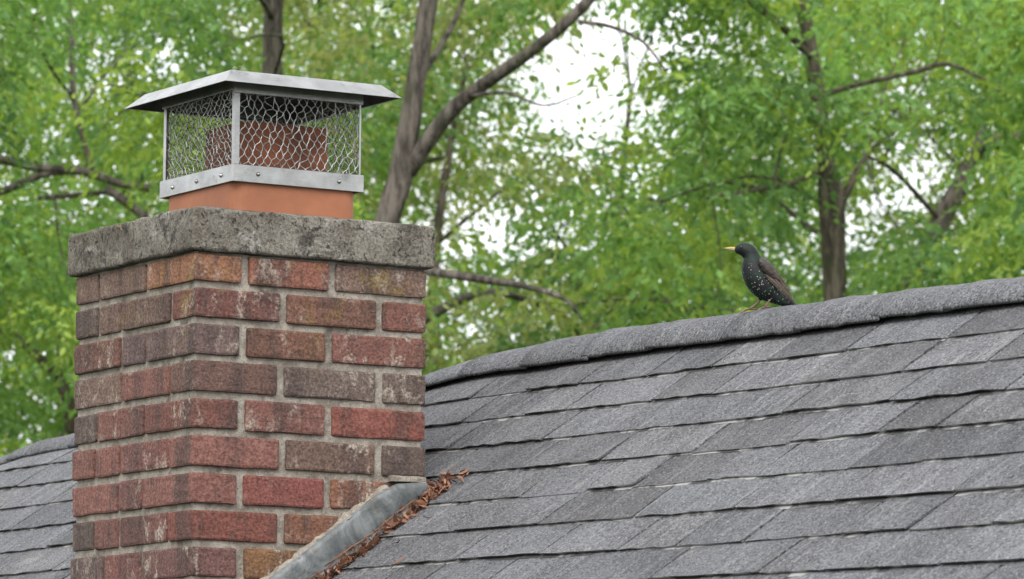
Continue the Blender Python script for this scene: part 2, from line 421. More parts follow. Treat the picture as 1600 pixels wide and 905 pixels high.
# ridge caps: bent shingles lapped along the ridge
def ridge_cap(y0, y1, rs, thick=0.007):
    ny = 8; prof = []
    lipx = 0.962 + rs.uniform(-0.003, 0.003)
    lifts = [rs.uniform(0.7, 1.25) for _ in range(ny + 1)]
    vs, fs = [], []
    for j in range(ny + 1):
        f = j / ny; Y = y0 + (y1 - y0) * f
        lap = 0.004 * f                                        # the far end rides over the next piece
        apex_h = hz(Y) + lap
        ax = RX + g(Y); az = Z0 + T * ax + apex_h
        lx = lipx + 0.004 * noise.noise(Vector((Y * 6, 3.3, 0)))
        L = roofpt(lx, Y, 0.019 + 0.004 * lifts[j] + lap)
        if hz(Y) < 0.0: L = roofpt(lx + 0.004, Y, 0.012 + lap)
        ring = []
        for q in range(7):                                     # near side, from lip to apex
            u = q / 6
            bulge = 0.010 * math.sin(math.pi * u) + 0.0030 * noise.noise(Vector((Y * 13, u * 2, 1.0)))
            x = L[0] + (ax - L[0]) * u; z = L[2] + (az - L[2]) * (u ** 0.86)
            ring.append((x - ST * bulge, z + CT * bulge))
        far = [(2 * ax - x, z) for x, z in ring[:-1]][::-1]
        ring = ring + far
        inner = [(x + (ax - x) * 0.02, z - thick) for x, z in ring]
        for x, z in ring: vs.append((x, Y, z))
        for x, z in inner: vs.append((x, Y, z))
    n = 13; st = 2 * n
    mi = []
    for j in range(ny):
        a, b = j * st, (j + 1) * st
        for q in range(n - 1):
            fs.append((a + q, a + q + 1, b + q + 1, b + q)[::-1]); mi.append(0)
            fs.append((a + n + q, a + n + q + 1, b + n + q + 1, b + n + q)); mi.append(0)
        fs.append((a, b, b + n, a + n)[::-1]); mi.append(0)
        fs.append((a + n - 1, b + n - 1, b + 2 * n - 1, a + 2 * n - 1)); mi.append(0)
    for a, fl in ((0, 1), (ny * st, 0)):
        for q in range(n - 1):
            f4 = (a + q, a + q + 1, a + n + q + 1, a + n + q); fs.append(f4 if fl else f4[::-1]); mi.append(0)
    o = from_data('ridge_shingle', vs, fs, [M['shingle'], M['edge']], roof)
    o.data.polygons.foreach_set('material_index', mi)
    for i, p in enumerate(o.data.polygons): p.use_smooth = (len(p.vertices) == 4 and i < ny * (2 * n))
    s = rs.uniform(0.9, 1.12); o.color = (s, s, s * 1.01, 1)
cuts = [-4.3, -3.95, -3.6, -3.2, -2.75, -2.3, -1.88, -1.5, -1.26, -1.02, -0.76, -0.5, -0.2, 0.05, 0.3, 0.56, 0.78, 1.05, 1.3, 1.75, 2.15, 2.5, 2.85, 3.3, 3.8]
for a, b in zip(cuts[:-1], cuts[1:]):
    ridge_cap(a - 0.0, b + 0.025, rs)

# ------------------------------------------------------------------ chimney
chim = empty('chimney', (0.2665, 0.2665, -0.855 + T * 0.2665), 'square red brick chimney with weathered concrete crown, rising through the roof', 'chimney')
W = 0.533
ZT = [0.0, -0.0691, -0.1412, -0.2146, -0.288, -0.3618, -0.4359, -0.509, -0.5816, -0.655, -0.7285, -0.802, -0.8755, -0.949]
BED = 0.0135
LJ = [[.216, .429], [.107, .325, .429], [.214, .325], [.106, .319], [.214, .427], [.105, .322, .434], [.217, .325], [.105, .322, .433], [.22, .385], [.106, .32], [.215, .427], [.106, .32], [.215, .427]]
RJ = [[.114, .313], [.202, .423], [.112, .307], [.198, .425], [.111, .308], [.204, .425], [.109, .308], [.204, .425], [.113, .31], [.203, .424], [.111, .308], [.203, .424], [.111, .308]]
RED, BRO, DRK, ORA, PUR = (0.225, 0.095, 0.075), (0.175, 0.108, 0.082), (0.140, 0.100, 0.084), (0.28, 0.125, 0.065), (0.150, 0.096, 0.088)
# (colour, efflorescence) for the corner brick, then left-face bricks, then right-face bricks, course by course
LOOK = [
    [(ORA, .7), [(BRO, .4), (BRO, .4)], [((.24, .092, .06), .8), (BRO, 1.0)]],
    [((.19, .075, .06), .8), [(BRO, .3), (BRO, .3), (DRK, .5)], [((.19, .088, .06), .8), ((.19, .078, .06), .7)]],
    [(PUR, .6), [(PUR, .2), ((.17, .08, .06), .8)], [((.19, .088, .058), .6), (RED, 1.25)]],
    [((.15, .082, .064), .35), [(RED, .5), (BRO, .9)], [(DRK, .8), (DRK, 1.1)]],
    [((.2, .08, .062), .9), [(RED, .9), (DRK, .2)], [(RED, .8), ((.25, .08, .058), .1)]],
    [(RED, .1), [((.19, .075, .062), .9), (RED, .4), (RED, .3)], [(BRO, 1.3), (DRK, .9)]],
    [(RED, .1), [(RED, .6), (RED, .1)], [((.215, .068, .055), .4), ((.23, .10, .06), .9)]],
    [((.23, .078, .058), 0), [((.2, .085, .07), 1.1), (RED, .1), (DRK, .1)], [((.23, .10, .06), 1.0), (BRO, .6)]],
    [((.16, .075, .065), 1.0), [((.2, .08, .066), .5), (PUR, .5)], [((.26, .13, .055), 1.0), (BRO, .8)]],
]
def brick(x0, x1, y0, y1, z0, z1, look, seed):
    bm = box_bm(x0, x1, y0, y1, z0, z1)
    es = bm.edges[:]
    n_ = 4 if max(x1 - x0, y1 - y0) > 0.15 else 3
    bmesh.ops.subdivide_edges(bm, edges=es, cuts=n_, use_grid_fill=True)
    es = [e for e in bm.edges if e.calc_face_angle(0) > 0.8]
    bmesh.ops.bevel(bm, geom=es, offset=0.0048, segments=2, profile=0.55, affect='EDGES')
    rough(bm, 0.0011, 34, seed); rough(bm, 0.0013, 110, seed + 5)
    o = from_bm('brick', bm, M['brick'], chim)
    for p in o.data.polygons: p.use_smooth = False
    c, e = look; gy = 0.3 * c[0] + 0.4 * c[1] + 0.3 * c[2]; c = tuple(q * 0.86 + gy * 0.14 for q in c)
    f = 1 + 0.10 * math.sin(seed * 12.9898)
    o.color = (c[0] * f, c[1] * f, c[2] * f, e)
    return o
seed = 0.0
D = 0.100
for k in range(13):
    z1, z0 = ZT[k], ZT[k + 1] + BED
    look = LOOK[k] if k < len(LOOK) else [(RED, .4), [(RED, .5)] * 3, [(BRO, .5)] * 3]
    lj, rj = LJ[k], RJ[k]
    jl, jr = 0.0055, 0.0085                                   # half head joints
    pr = lambda: rnd.uniform(-0.0022, 0.0022)                  # bricks stand a little proud or shy
    zz = lambda: rnd.uniform(-0.0012, 0.0012)
    A = k % 2 == 0
    # corner brick
    seed += 1
    brick(0 + pr(), rj[0] - jr, 0 + pr(), lj[0] - jl, z0 + zz(), z1 + zz(), look[0], seed)
    # left face (X = 0), going back along Y
    cutsL = lj + [W]
    for i in range(len(cutsL) - 1):
        seed += 1
        a, b = cutsL[i] + jl, cutsL[i + 1] - (jl if i + 1 < len(cutsL) - 1 else 0)
        lk = look[1][i] if i < len(look[1]) else (RED, .4)
        brick(pr(), D, a, b, z0 + zz(), z1 + zz(), lk, seed)
    # right face (Y = 0)
    cutsR = rj + [W]
    for i in range(len(cutsR) - 1):
        seed += 1
        a, b = cutsR[i] + jr, cutsR[i + 1] - (jr if i + 1 < len(cutsR) - 1 else 0)
        lk = look[2][i] if i < len(look[2]) else (BRO, .5)
        brick(a, b, pr(), D, z0 + zz(), z1 + zz(), lk, seed)
    # the two faces away from the photograph
    for (a, b) in (((0.112, 0.312), (0.328, 0.533)) if A else ((0.112, 0.20), (0.216, 0.424), (0.44, 0.533))):
        seed += 1; brick(W - D, W + pr(), a, b, z0, z1, (RED, .4), seed)
    for (a, b) in (((0.112, 0.312), (0.328, 0.42)) if A else ((0.112, 0.20), (0.216, 0.42))):
        seed += 1; brick(a, b, W - D, W + pr(), z0, z1, (BRO, .4), seed)
bm = box_bm(0.0075, W - 0.0075, 0.0075, W - 0.0075, ZT[-1], 0.004)
bmesh.ops.subdivide_edges(bm, edges=bm.edges[:], cuts=24, use_grid_fill=True)
rough(bm, 0.0016, 26, 4.2)
from_bm('mortar_core', bm, M['mortar'], chim)

# concrete crown in three cast blocks, worn edges
def crown_block(y0, y1, seed):
    bm = box_bm(-0.014, 0.546, y0, y1, 0.004, 0.091)
    bmesh.ops.subdivide_edges(bm, edges=bm.edges[:], cuts=2, use_grid_fill=True)
    lf = [e for e in bm.edges if len(e.link_faces) == 2 and e.calc_face_angle(0) > 0.8]
    bmesh.ops.bevel(bm, geom=lf, offset=0.0065, segments=3, profile=0.5, affect='EDGES')
    bmesh.ops.triangulate(bm, faces=[f for f in bm.faces if len(f.verts) > 4])
    bmesh.ops.subdivide_edges(bm, edges=[e for e in bm.edges if e.calc_length() > 0.03], cuts=6, use_grid_fill=True)
    for v in bm.verts:                                        # a low wash up to the flue
        if v.co.z > 0.08:
            d = min(v.co.x + 0.014, 0.546 - v.co.x, v.co.y + 0.014, 0.546 - v.co.y)
            v.co.z += min(0.022, max(0, d - 0.012) * 0.16)
            if d < 0.03: v.co.z -= 0.004 * max(0, noise.noise(v.co * 14))
    rough(bm, 0.0026, 17, seed); rough(bm, 0.0012, 60, seed + 3)
    return from_bm('crown_block', bm, M['concrete'], chim)
crown_block(-0.014, 0.2470, 1.0); crown_block(0.2515, 0.4095, 2.0); crown_block(0.4125, 0.546, 3.0)
from_bm('crown_bedding', box_bm(-0.004, 0.536, -0.004, 0.536, 0.006, 0.086), M['mortar'], chim)

# flue tiles
FX, FY = 0.280, 0.249
def rrect(w, d, r, n=5):
    pts = []
    for sx, sy, a0 in ((1, 1, 0), (-1, 1, 90), (-1, -1, 180), (1, -1, 270)):
        for i in range(n + 1):
            a = math.radians(a0 + 90 * i / n)
            pts.append((FX + sx * (w / 2 - r) + r * math.cos(a), FY + sy * (d / 2 - r) + r * math.sin(a)))
    return pts
def flue(name, w, d, r, z0, z1, wall, mats):
    o_, i_ = rrect(w, d, r), rrect(w - 2 * wall, d - 2 * wall, max(r - wall, 0.004))
    n = len(o_); zs = [z0, z1 - 0.004, z1]
    vs = [(x, y, z0) for x, y in o_] + [(x, y, z1 - 0.003) for x, y in o_] + [(FX + (x - FX) * 0.985, FY + (y - FY) * 0.985, z1) for x, y in o_]
    vs += [(x, y, z1) for x, y in i_] + [(x, y, z0) for x, y in i_]
    fs = [(r_ * n + k, r_ * n + (k + 1) % n, (r_ + 1) * n + (k + 1) % n, (r_ + 1) * n + k) for r_ in range(4) for k in range(n)]
    return from_data(name, vs, fs, mats, chim)
flue('flue_tile', 0.290, 0.306, 0.030, 0.085, 0.190, 0.02, M['terra'])
FX += 0.012
flue('inner_flue_tile', 0.205, 0.190, 0.026, 0.100, 0.300, 0.018, M['terra_in'])
FX -= 0.012

# lead flashing on the right side of the stack, following the slope
prof = [(-0.30, -0.975), (-0.002, -0.770), (0.167, -0.642), (0.253, -0.582), (0.377, -0.489), (0.430, -0.450), (0.452, -0.4405), (0.490, -0.4365), (0.522, -0.435)]
vs, fs = [], []
ns = 24
for i in range(ns + 1):
    x = -0.30 + 0.828 * i / ns
    zt = float(np.interp(x, [p[0] for p in prof], [p[1] for p in prof]))
    zb = Z0 + T * x - 0.004
    for j in range(7):
        f = j / 6
        z = zt + (zb - zt) * f
        bul = 0.004 * math.sin(math.pi * f) + 0.0018 * noise.noise(Vector((x * 14, z * 14, 0.5)))
        vs.append((x + (0.006 * math.sin(math.pi * f) if i == ns else 0), -0.011 - bul - 0.006 * f, z))
    vs.append((x, -0.030, Z0 + T * x + 0.014))               # foot turned out over the shingles
    vs[-2] = (x, -0.020, Z0 + T * x + 0.012)
q = 8
for i in range(ns):
    for j in range(q - 1): fs.append((i * q + j, i * q + j + 1, (i + 1) * q + j + 1, (i + 1) * q + j))
# short return round the back corner
b0 = len(vs)
for j in range(7):
    x, y, z = vs[ns * q + j]; vs.append((W + 0.004, 0.012, z)); 
for j in range(6): fs.append((ns * q + j, ns * q + j + 1, b0 + j + 1, b0 + j))
fl = from_data('flashing', vs, fs, M['lead'], chim, True)
md = fl.modifiers.new('sheet', 'SOLIDIFY'); md.thickness = 0.0025; md.offset = 0
# mortar pointed roughly along the top of the flashing
vs, fs = [], []
nf = 110
for i in range(nf + 1):
    x = -0.05 + 0.492 * i / nf
    zt = float(np.interp(x, [p[0] for p in prof], [p[1] for p in prof]))
    w_ = 0.0085 + 0.007 * noise.noise(Vector((x * 24, 1, 0))) + 0.005 * noise.noise(Vector((x * 90, 2, 0)))
    for j in range(5):
        f = j / 4
        y = -0.0125 + 0.014 * f ** 1.6 + 0.0035 * noise.noise(Vector((x * 70, f * 3, 4))) + 0.002 * noise.noise(Vector((x * 200, f * 7, 4)))
        vs.append((x - 0.35 * w_ * f, y if j < 4 else 0.006, zt - 0.004 + w_ * f * 1.05))
    vs.append((x, 0.006, zt - 0.006))
for i in range(nf):
    for j in range(6):
        j2 = (j + 1) % 6; fs.append((i * 6 + j, i * 6 + j2, (i + 1) * 6 + j2, (i + 1) * 6 + j)[::-1])
from_data('mortar_fillet', vs, fs, M['mortar'], chim)
bm = box_bm(0.447, 0.531, -0.010, 0.006, -0.4345, -0.4225)
bmesh.ops.subdivide_edges(bm, edges=bm.edges[:], cuts=3, use_grid_fill=True); rough(bm, 0.002, 40, 9)
from_bm('mortar_fillet', bm, M['mortar'], chim)

# ------------------------------------------------------------------ chimney cap
cap = empty('chimney_cowl', (FX, FY, 0.163), 'stainless steel chimney cap with wire mesh sides and sloped lid', 'chimney cap')
def rect(w, d, z): return [(FX - w/2, FY - d/2, z), (FX + w/2, FY - d/2, z), (FX + w/2, FY + d/2, z), (FX - w/2, FY + d/2, z)]
vs = rect(0.408, 0.4465, 0.3552) + rect(0.348, 0.380, 0.3835) + rect(0.10, 0.14, 0.392)
fs = [(0 + k, (k + 1) % 4, 4 + (k + 1) % 4, 4 + k) for k in range(4)] + [(4 + k, 4 + (k + 1) % 4, 8 + (k + 1) % 4, 8 + k) for k in range(4)] + [(8, 9, 10, 11)]
lid = from_data('lid', vs, fs, M['steel'], cap)
md = lid.modifiers.new('sheet', 'SOLIDIFY'); md.thickness = 0.0016; md.offset = -1
md = lid.modifiers.new('fold', 'BEVEL'); md.width = 0.0012; md.segments = 2; md.limit_method = 'ANGLE'
# soot inside the lid
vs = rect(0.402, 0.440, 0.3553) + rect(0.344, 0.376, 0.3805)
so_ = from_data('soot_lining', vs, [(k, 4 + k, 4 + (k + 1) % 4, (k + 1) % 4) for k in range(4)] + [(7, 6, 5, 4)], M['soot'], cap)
# band: four folded strips
BW, BD = 0.303, 0.3226
def strip(name, x0, x1, y0, y1, z0, z1, mat, bev=0.0008):
    bm = box_bm(x0, x1, y0, y1, z0, z1)
    bmesh.ops.bevel(bm, geom=bm.edges[:], offset=bev, segments=1, affect='EDGES')
    return from_bm(name, bm, mat, cap)
X0, X1, Y0, Y1 = FX - BW/2, FX + BW/2, FY - BD/2, FY + BD/2
th = 0.003
bands = {}
bands['f'] = strip('band', X0, X1, Y0, Y0 + th, 0.1630, 0.1984, M['steel'])
bands['l'] = strip('band', X0, X0 + th, Y0 + th + 0.0003, Y1 - th - 0.0003, 0.1632, 0.1986, M['steel'])
strip('band', X0, X1, Y1 - th, Y1, 0.1630, 0.1984, M['steel'])
strip('band', X1 - th, X1, Y0 + th + 0.0003, Y1 - th - 0.0003, 0.1632, 0.1986, M['steel'])
ci = 0.005                                             # cage set in from the band
c0, c1, d0, d1 = X0 + ci, X1 - ci, Y0 + ci, Y1 - ci
pz0, pz1 = 0.190, 0.3775
for (px, py, sx, sy) in ((c0, d0, 1, 1), (c0, d1, 1, -1), (c1, d0, -1, 1), (c1, d1, -1, -1)):
    w, tt = (0.0115, 0.0018) if sx > 0 else (0.004, 0.0018)                             # angle posts
    pts = [(0, 0), (w, 0), (w, tt), (tt, tt), (tt, w), (0, w)]
    vs = [(px + sx * a, py + sy * b, z) for z in (pz0, pz1) for a, b in pts]
    fs = [(k, (k + 1) % 6, 6 + (k + 1) % 6, 6 + k) for k in range(6)] + [(6, 7, 8, 9, 10, 11), (5, 4, 3, 2, 1, 0)]
    from_data('post', vs, fs, M['steel'], cap)
# top rails folded down from the lid
rz0 = 0.344
strip('rail', c0 - 0.003, c1 + 0.003, d0 - 0.004, d0 - 0.001, rz0, 0.3778, M['steel'])
strip('rail', c0 - 0.004, c0 - 0.001, d0 - 0.0005, d1 + 0.0005, rz0 + 0.006, 0.3776, M['steel'])
strip('rail', c0 - 0.003, c1 + 0.003, d1 + 0.001, d1 + 0.004, rz0 + 0.006, 0.3778, M['steel'])
strip('rail', c1 + 0.001, c1 + 0.004, d0 - 0.0005, d1 + 0.0005, rz0 + 0.006, 0.3776, M['steel'])
def mesh_panel(P0, P1, cw, ch, seed, rad=0.0011):
    """woven diamond wire between two posts"""
    rs = random.Random(seed)
    P0, P1 = np.array(P0), np.array(P1); L = np.linalg.norm(P1 - P0); ax = (P1 - P0) / L
    nrm = np.cross(ax, [0, 0, 1])
    z0, z1 = 0.196, 0.352
    nu, nv = int(L / cw) + 1, int((z1 - z0) / (ch / 2))
    node = {}
    def nd(i, j):
        if (i, j) not in node:
            u = (i + 0.5 * (j % 2)) * L / nu; z = z0 + (z1 - z0) * j / nv
            u += rs.gauss(0, 0.0029); z += rs.gauss(0, 0.0028)
            node[(i, j)] = P0 + ax * min(max(u, 0.001), L - 0.001) + np.array([0, 0, z]) + nrm * rs.gauss(0, 0.0012)
        return node[(i, j)]
    vs, fs = [], []
    for j in range(nv):
        for i in range(nu + 1):
            for di in ((0, -1) if j % 2 == 0 else (0, 1)):
                ii = i + di
                if ii < 0 or ii > nu or (ii == nu and (j + 1) % 2): continue
                if i == nu and j % 2: continue
                a, b = nd(i, j), nd(ii, j + 1)
                # each wire runs upright near the twist and swings out between
                p1 = a * 0.66 + b * 0.34; p2 = a * 0.34 + b * 0.66
                off = ax * ((b - a) @ ax)
                p1 = p1 - off * 0.13 + nrm * rs.gauss(0, 0.0008); p2 = p2 + off * 0.13
                tube_data([a, p1, p2, b], [rad * 1.25, rad, rad, rad * 1.25], 5, 0, 0, vs, fs, False)
    return from_data('mesh_panel', vs, fs, M['wire'], cap, True)
mi_ = 0.0035
mesh_panel((c0 + .006, d0 + mi_, 0), (c1 - .002, d0 + mi_, 0), 0.0185, 0.0265, 1)
mesh_panel((c0 + mi_, d1 - .002, 0), (c0 + mi_, d0 + .006, 0), 0.0185, 0.0180, 2, 0.0010)
mesh_panel((c0 + .002, d1 - mi_, 0), (c1 - .002, d1 - mi_, 0), 0.0185, 0.0185, 3, 0.0009)
mesh_panel((c1 - mi_, d0 + .002, 0), (c1 - mi_, d1 - .002, 0), 0.0185, 0.0185, 4, 0.0009)
def screw(p, nrm, band):
    nrm = Vector(nrm)
    vs, fs = [], []
    q = nrm.to_track_quat('Z', 'Y').to_matrix()
    prof_ = [(0.0046, 0), (0.0048, 0.0006), (0.0030, 0.0012), (0.0030, 0.0028), (0.0020, 0.0038)]
    for r_, h in prof_:
        for k in range(10):
            a = 2 * math.pi * k / 10
            vs.append(Vector(p) + q @ Vector((r_ * math.cos(a), r_ * math.sin(a), h)))
    for i in range(len(prof_) - 1):
        for k in range(10): fs.append((i*10+k, i*10+(k+1)%10, (i+1)*10+(k+1)%10, (i+1)*10+k))
    fs.append(tuple(range(40, 50)))
    from_data('screw', vs, fs, M['wire'], band, True)
for fx in (0.19, 0.81): screw((X0 + BW * fx, Y0 - 0.0002, 0.181), (0, -1, 0), bands['f'])
for fy in (0.16, 0.49, 0.82): screw((X0 - 0.0002, Y0 + BD * fy, 0.180), (-1, 0, 0), bands['l'])

# ------------------------------------------------------------------ dry leaves lodged against the flashing
t = NT('dry_leaf')
t.geo(); rp = t.g.outputs['Random Per Island']
c = t.mix(rp, (0.11, 0.05, 0.032), (0.36, 0.17, 0.10)); c = t.mix(t.ramp(t.noise(120, 4), 0.5, 0.7), c, (0.09, 0.045, 0.03))
M['dry'] = t.done(c, 0.8)
vs, fs = [], []
lr = random.Random(5)
def dry_leaf(cx, cy, h, L):
    c = Vector(roofpt(cx - g(cy), cy, h)); rot = Matrix.Rotation(lr.uniform(0, 6.28), 3, 'Z') @ Matrix.Rotation(lr.gauss(0, 0.55), 3, 'X') @ Matrix.Rotation(-TH + lr.gauss(0, 0.4), 3, 'Y')
    w = L * lr.uniform(0.14, 0.42); curl = lr.uniform(-0.5, 0.9); base = len(vs)
    for i in range(5):
        f = i / 4; ww = w * (math.sin(math.pi * min(f * 0.92 + 0.06, 1)) ** 0.8) * 0.5
        for s in (-1, 0, 1):
            p = Vector(((f - 0.5) * L, s * ww * lr.uniform(0.8, 1.2), curl * L * (f - 0.5) ** 2 + 0.28 * ww * abs(s) + lr.gauss(0, 0.0007)))
            vs.append(c + rot @ p)
    for i in range(4):
        for s in range(2):
            a = base + i * 3 + s; fs.append((a, a + 1, a + 4, a + 3))
for i in range(620):
    if i < 470:
        x = lr.uniform(0.0, 0.555); wid = 0.014 + 0.016 * (0.5 + 0.7 * noise.noise(Vector((x * 9, 0, 0))))
        y = -0.032 - abs(lr.gauss(0, 0.7)) * wid
        dry_leaf(x, y, 0.008 + lr.random() * 0.009, lr.uniform(0.012, 0.034))
    else:
        x = 0.543 + lr.gauss(0, 0.022); y = lr.gauss(-0.022, 0.022)
        dry_leaf(x, y, 0.008 + lr.random() * 0.015, lr.uniform(0.014, 0.036))
for i in range(34): dry_leaf(lr.uniform(0.05, 0.56), -0.036 - abs(lr.gauss(0, 0.016)), 0.012 + lr.random() * 0.010, lr.uniform(0.034, 0.05))
for i in range(3): dry_leaf(lr.uniform(0.2, 0.6), -0.06 - abs(lr.gauss(0, 0.12)), 0.012, lr.uniform(0.014, 0.03))
for i in range(26):                                       # bits of twig
    x, y = lr.uniform(0.05, 0.58), -0.03 + lr.gauss(0, 0.012); a = roofpt(x - g(y), y, 0.022); b = roofpt(x - g(y) + lr.gauss(0, .05), y + lr.gauss(0, .015), 0.024 + lr.random() * .012)
    tube_data([a, (a + b) / 2 + np.array([0, 0, .003]), b], [0.0012, 0.001, 0.0007], 4, 0, 0, vs, fs)
o = from_data('leaf_litter', vs, fs, M['dry'], None, True)
tag(o, 'dry brown leaves lodged along the chimney flashing', 'leaf litter', kind='stuff')

# ------------------------------------------------------------------ starling
BP = at(1185, 487, 9.612); BP[2] = Z0 + T * (RX + g(BP[1])) + hz(BP[1]) + 0.006
bird = empty('bird', tuple(BP), 'black speckled bird with yellow beak perched on the roof ridge', 'bird')
RH = np.array([R[0], R[1], 0]); RH /= np.linalg.norm(RH); FH = np.array([V[0], V[1], 0]); FH /= np.linalg.norm(FH)
SB = 0.1878 * 9.612 / F
def bp(cx, cz, side=0.0):
    """bird drawing units: along its length, up, and towards its far side (metres)"""
    return BP + RH * (cx - 585) * SB + np.array([0, 0, 1.0]) * (712 - cz) * SB + FH * side
def tm(name): return NT(name)
t = NT('starling_plumage')
ob = t.tc.outputs['Object']
n1 = t.noise(60, 3, 0.6)
c = t.mix(t.ramp(n1, 0.35, 0.65), (0.005, 0.006, 0.007), (0.005, 0.018, 0.012))
c = t.mix(t.math('MULTIPLY', t.ramp(t.noise(38, 2), 0.52, 0.66), 0.7), c, (0.012, 0.007, 0.017))
vz = t.voro(250)
sepb = t.n.new('ShaderNodeSeparateXYZ'); t.l.new(t.geo(), sepb.inputs[0])
low = t.ramp(sepb.outputs['Z'], BP[2] + 0.098, BP[2] + 0.068)
dots = t.math('MULTIPLY', t.ramp(vz.outputs['Distance'], 0.27, 0.17), low)
wnz = t.n.new('ShaderNodeTexWhiteNoise'); t.l.new(vz.outputs['Position'], wnz.inputs['Vector'])
dots = t.math('MULTIPLY', dots, t.ramp(wnz.outputs['Value'], 0.35, 0.45))
c = t.mix(dots, c, (0.50, 0.47, 0.40))
t.bump(t.noise(420, 3, 0.6, t.pos((1, 1, 0.5))), 0.0012, 0.8)
plum = t.done(c, 0.55, None, 0.25)
t = NT('starling_wing')
c = t.mix(t.ramp(t.noise(90, 3), 0.35, 0.65), (0.016, 0.012, 0.010), (0.045, 0.031, 0.024))
vz = t.voro(230); c = t.mix(t.math('MULTIPLY', t.ramp(vz.outputs['Distance'], 0.25, 0.16), 0.6), c, (0.36, 0.28, 0.2))
t.bump(t.noise(300, 3), 0.001, 0.7); wingm = t.done(c, 0.55)
featherm = mat_simple('feather_fringe', (0.10, 0.068, 0.046), (0.17, 0.12, 0.08), 120, 0.6)
beakm = mat_simple('yellow_beak', (0.42, 0.26, 0.045), (0.5, 0.33, 0.08), 90, 0.4)
beakb = mat_simple('grey_beak_base', (0.22, 0.2, 0.16), (0.3, 0.27, 0.2), 90, 0.45)
legm = mat_simple('brown_leg', (0.13, 0.065, 0.05), (0.2, 0.105, 0.085), 90, 0.55)
eyem = mat_simple('dark_eye', (0.006, 0.005, 0.005), (0.01, 0.008, 0.008), 60, 0.08)
# body: one continuous loft from face to tail (centre x, z, half height, half width, tilt of the section)
secs = [(384, 214, 10, 9, 8), (392, 213, 22, 18, 8), (408, 212, 40, 34, 12), (430, 209, 51, 46, 18), (458, 212, 59, 54, 26), (486, 224, 66, 59, 34), (510, 246, 70, 60, 44),
        (520, 276, 76, 62, 60), (524, 306, 86, 70, 70), (534, 345, 101, 84, 68), (553, 395, 115, 97, 66), (578, 445, 122, 104, 62), (606, 492, 122, 104, 58),
        (640, 538, 112, 97, 54), (678, 578, 93, 82, 50), (718, 610, 70, 64, 46), (752, 634, 52, 48, 42), (786, 654, 38, 34, 38), (820, 667, 28, 28, 34), (856, 675, 18, 25, 30), (884, 681, 11, 20, 26), (893, 683, 3, 6, 26)]
vs, fs = [], []
NB = 20
for (cx, cz, hh, hw, tilt) in secs:
    a = math.radians(tilt)                                  # axis of the body dips towards the tail
    for k in range(NB):
        th_ = 2 * math.pi * k / NB
        hgt = math.cos(th_) * hh
        vs.append(bp(cx + math.sin(a) * hgt, cz - math.cos(a) * hgt, math.sin(th_) * hw * SB))
for i in range(len(secs) - 1):
    for k in range(NB): fs.append((i*NB+k, i*NB+(k+1)%NB, (i+1)*NB+(k+1)%NB, (i+1)*NB+k))
fs.append(tuple(range(NB))[::-1]); fs.append(tuple((len(secs)-1)*NB + k for k in range(NB)))
body = from_data('body', vs, fs, plum, bird, True)
md = body.modifiers.new('smooth', 'SUBSURF'); md.levels = 1; md.render_levels = 1
# tail feathers
for i, (dx, dz, sd_) in enumerate([(0, 0, -6), (-20, 5, 4), (-44, 8, 12), (-70, 8, 18), (-96, 6, 20)]):
    a, b = np.array([742, 612 + i * 9]), np.array([898 + dx, 684 + dz])
    d = (b - a) / np.linalg.norm(b - a); nn = np.array([-d[1], d[0]])
    vs = []; 
    for f, w in ((0, 10), (.4, 13), (.8, 13), (.95, 9), (1, 2)):
        p = a + (b - a) * f
        for s in (-1, 1):
            q_ = p + nn * s * w
            vs.append(bp(q_[0], q_[1], (sd_ - 14) * SB)); vs.append(bp(q_[0], q_[1], (sd_ - 8) * SB))
    fs = []
    for j in range(4):
        o4 = j * 4
        fs += [(o4, o4 + 2, o4 + 6, o4 + 4), (o4 + 1, o4 + 5, o4 + 7, o4 + 3), (o4, o4 + 4, o4 + 5, o4 + 1), (o4 + 2, o4 + 3, o4 + 7, o4 + 6)]
    from_data('tail_feather', vs, fs, plum if i else wingm, bird)
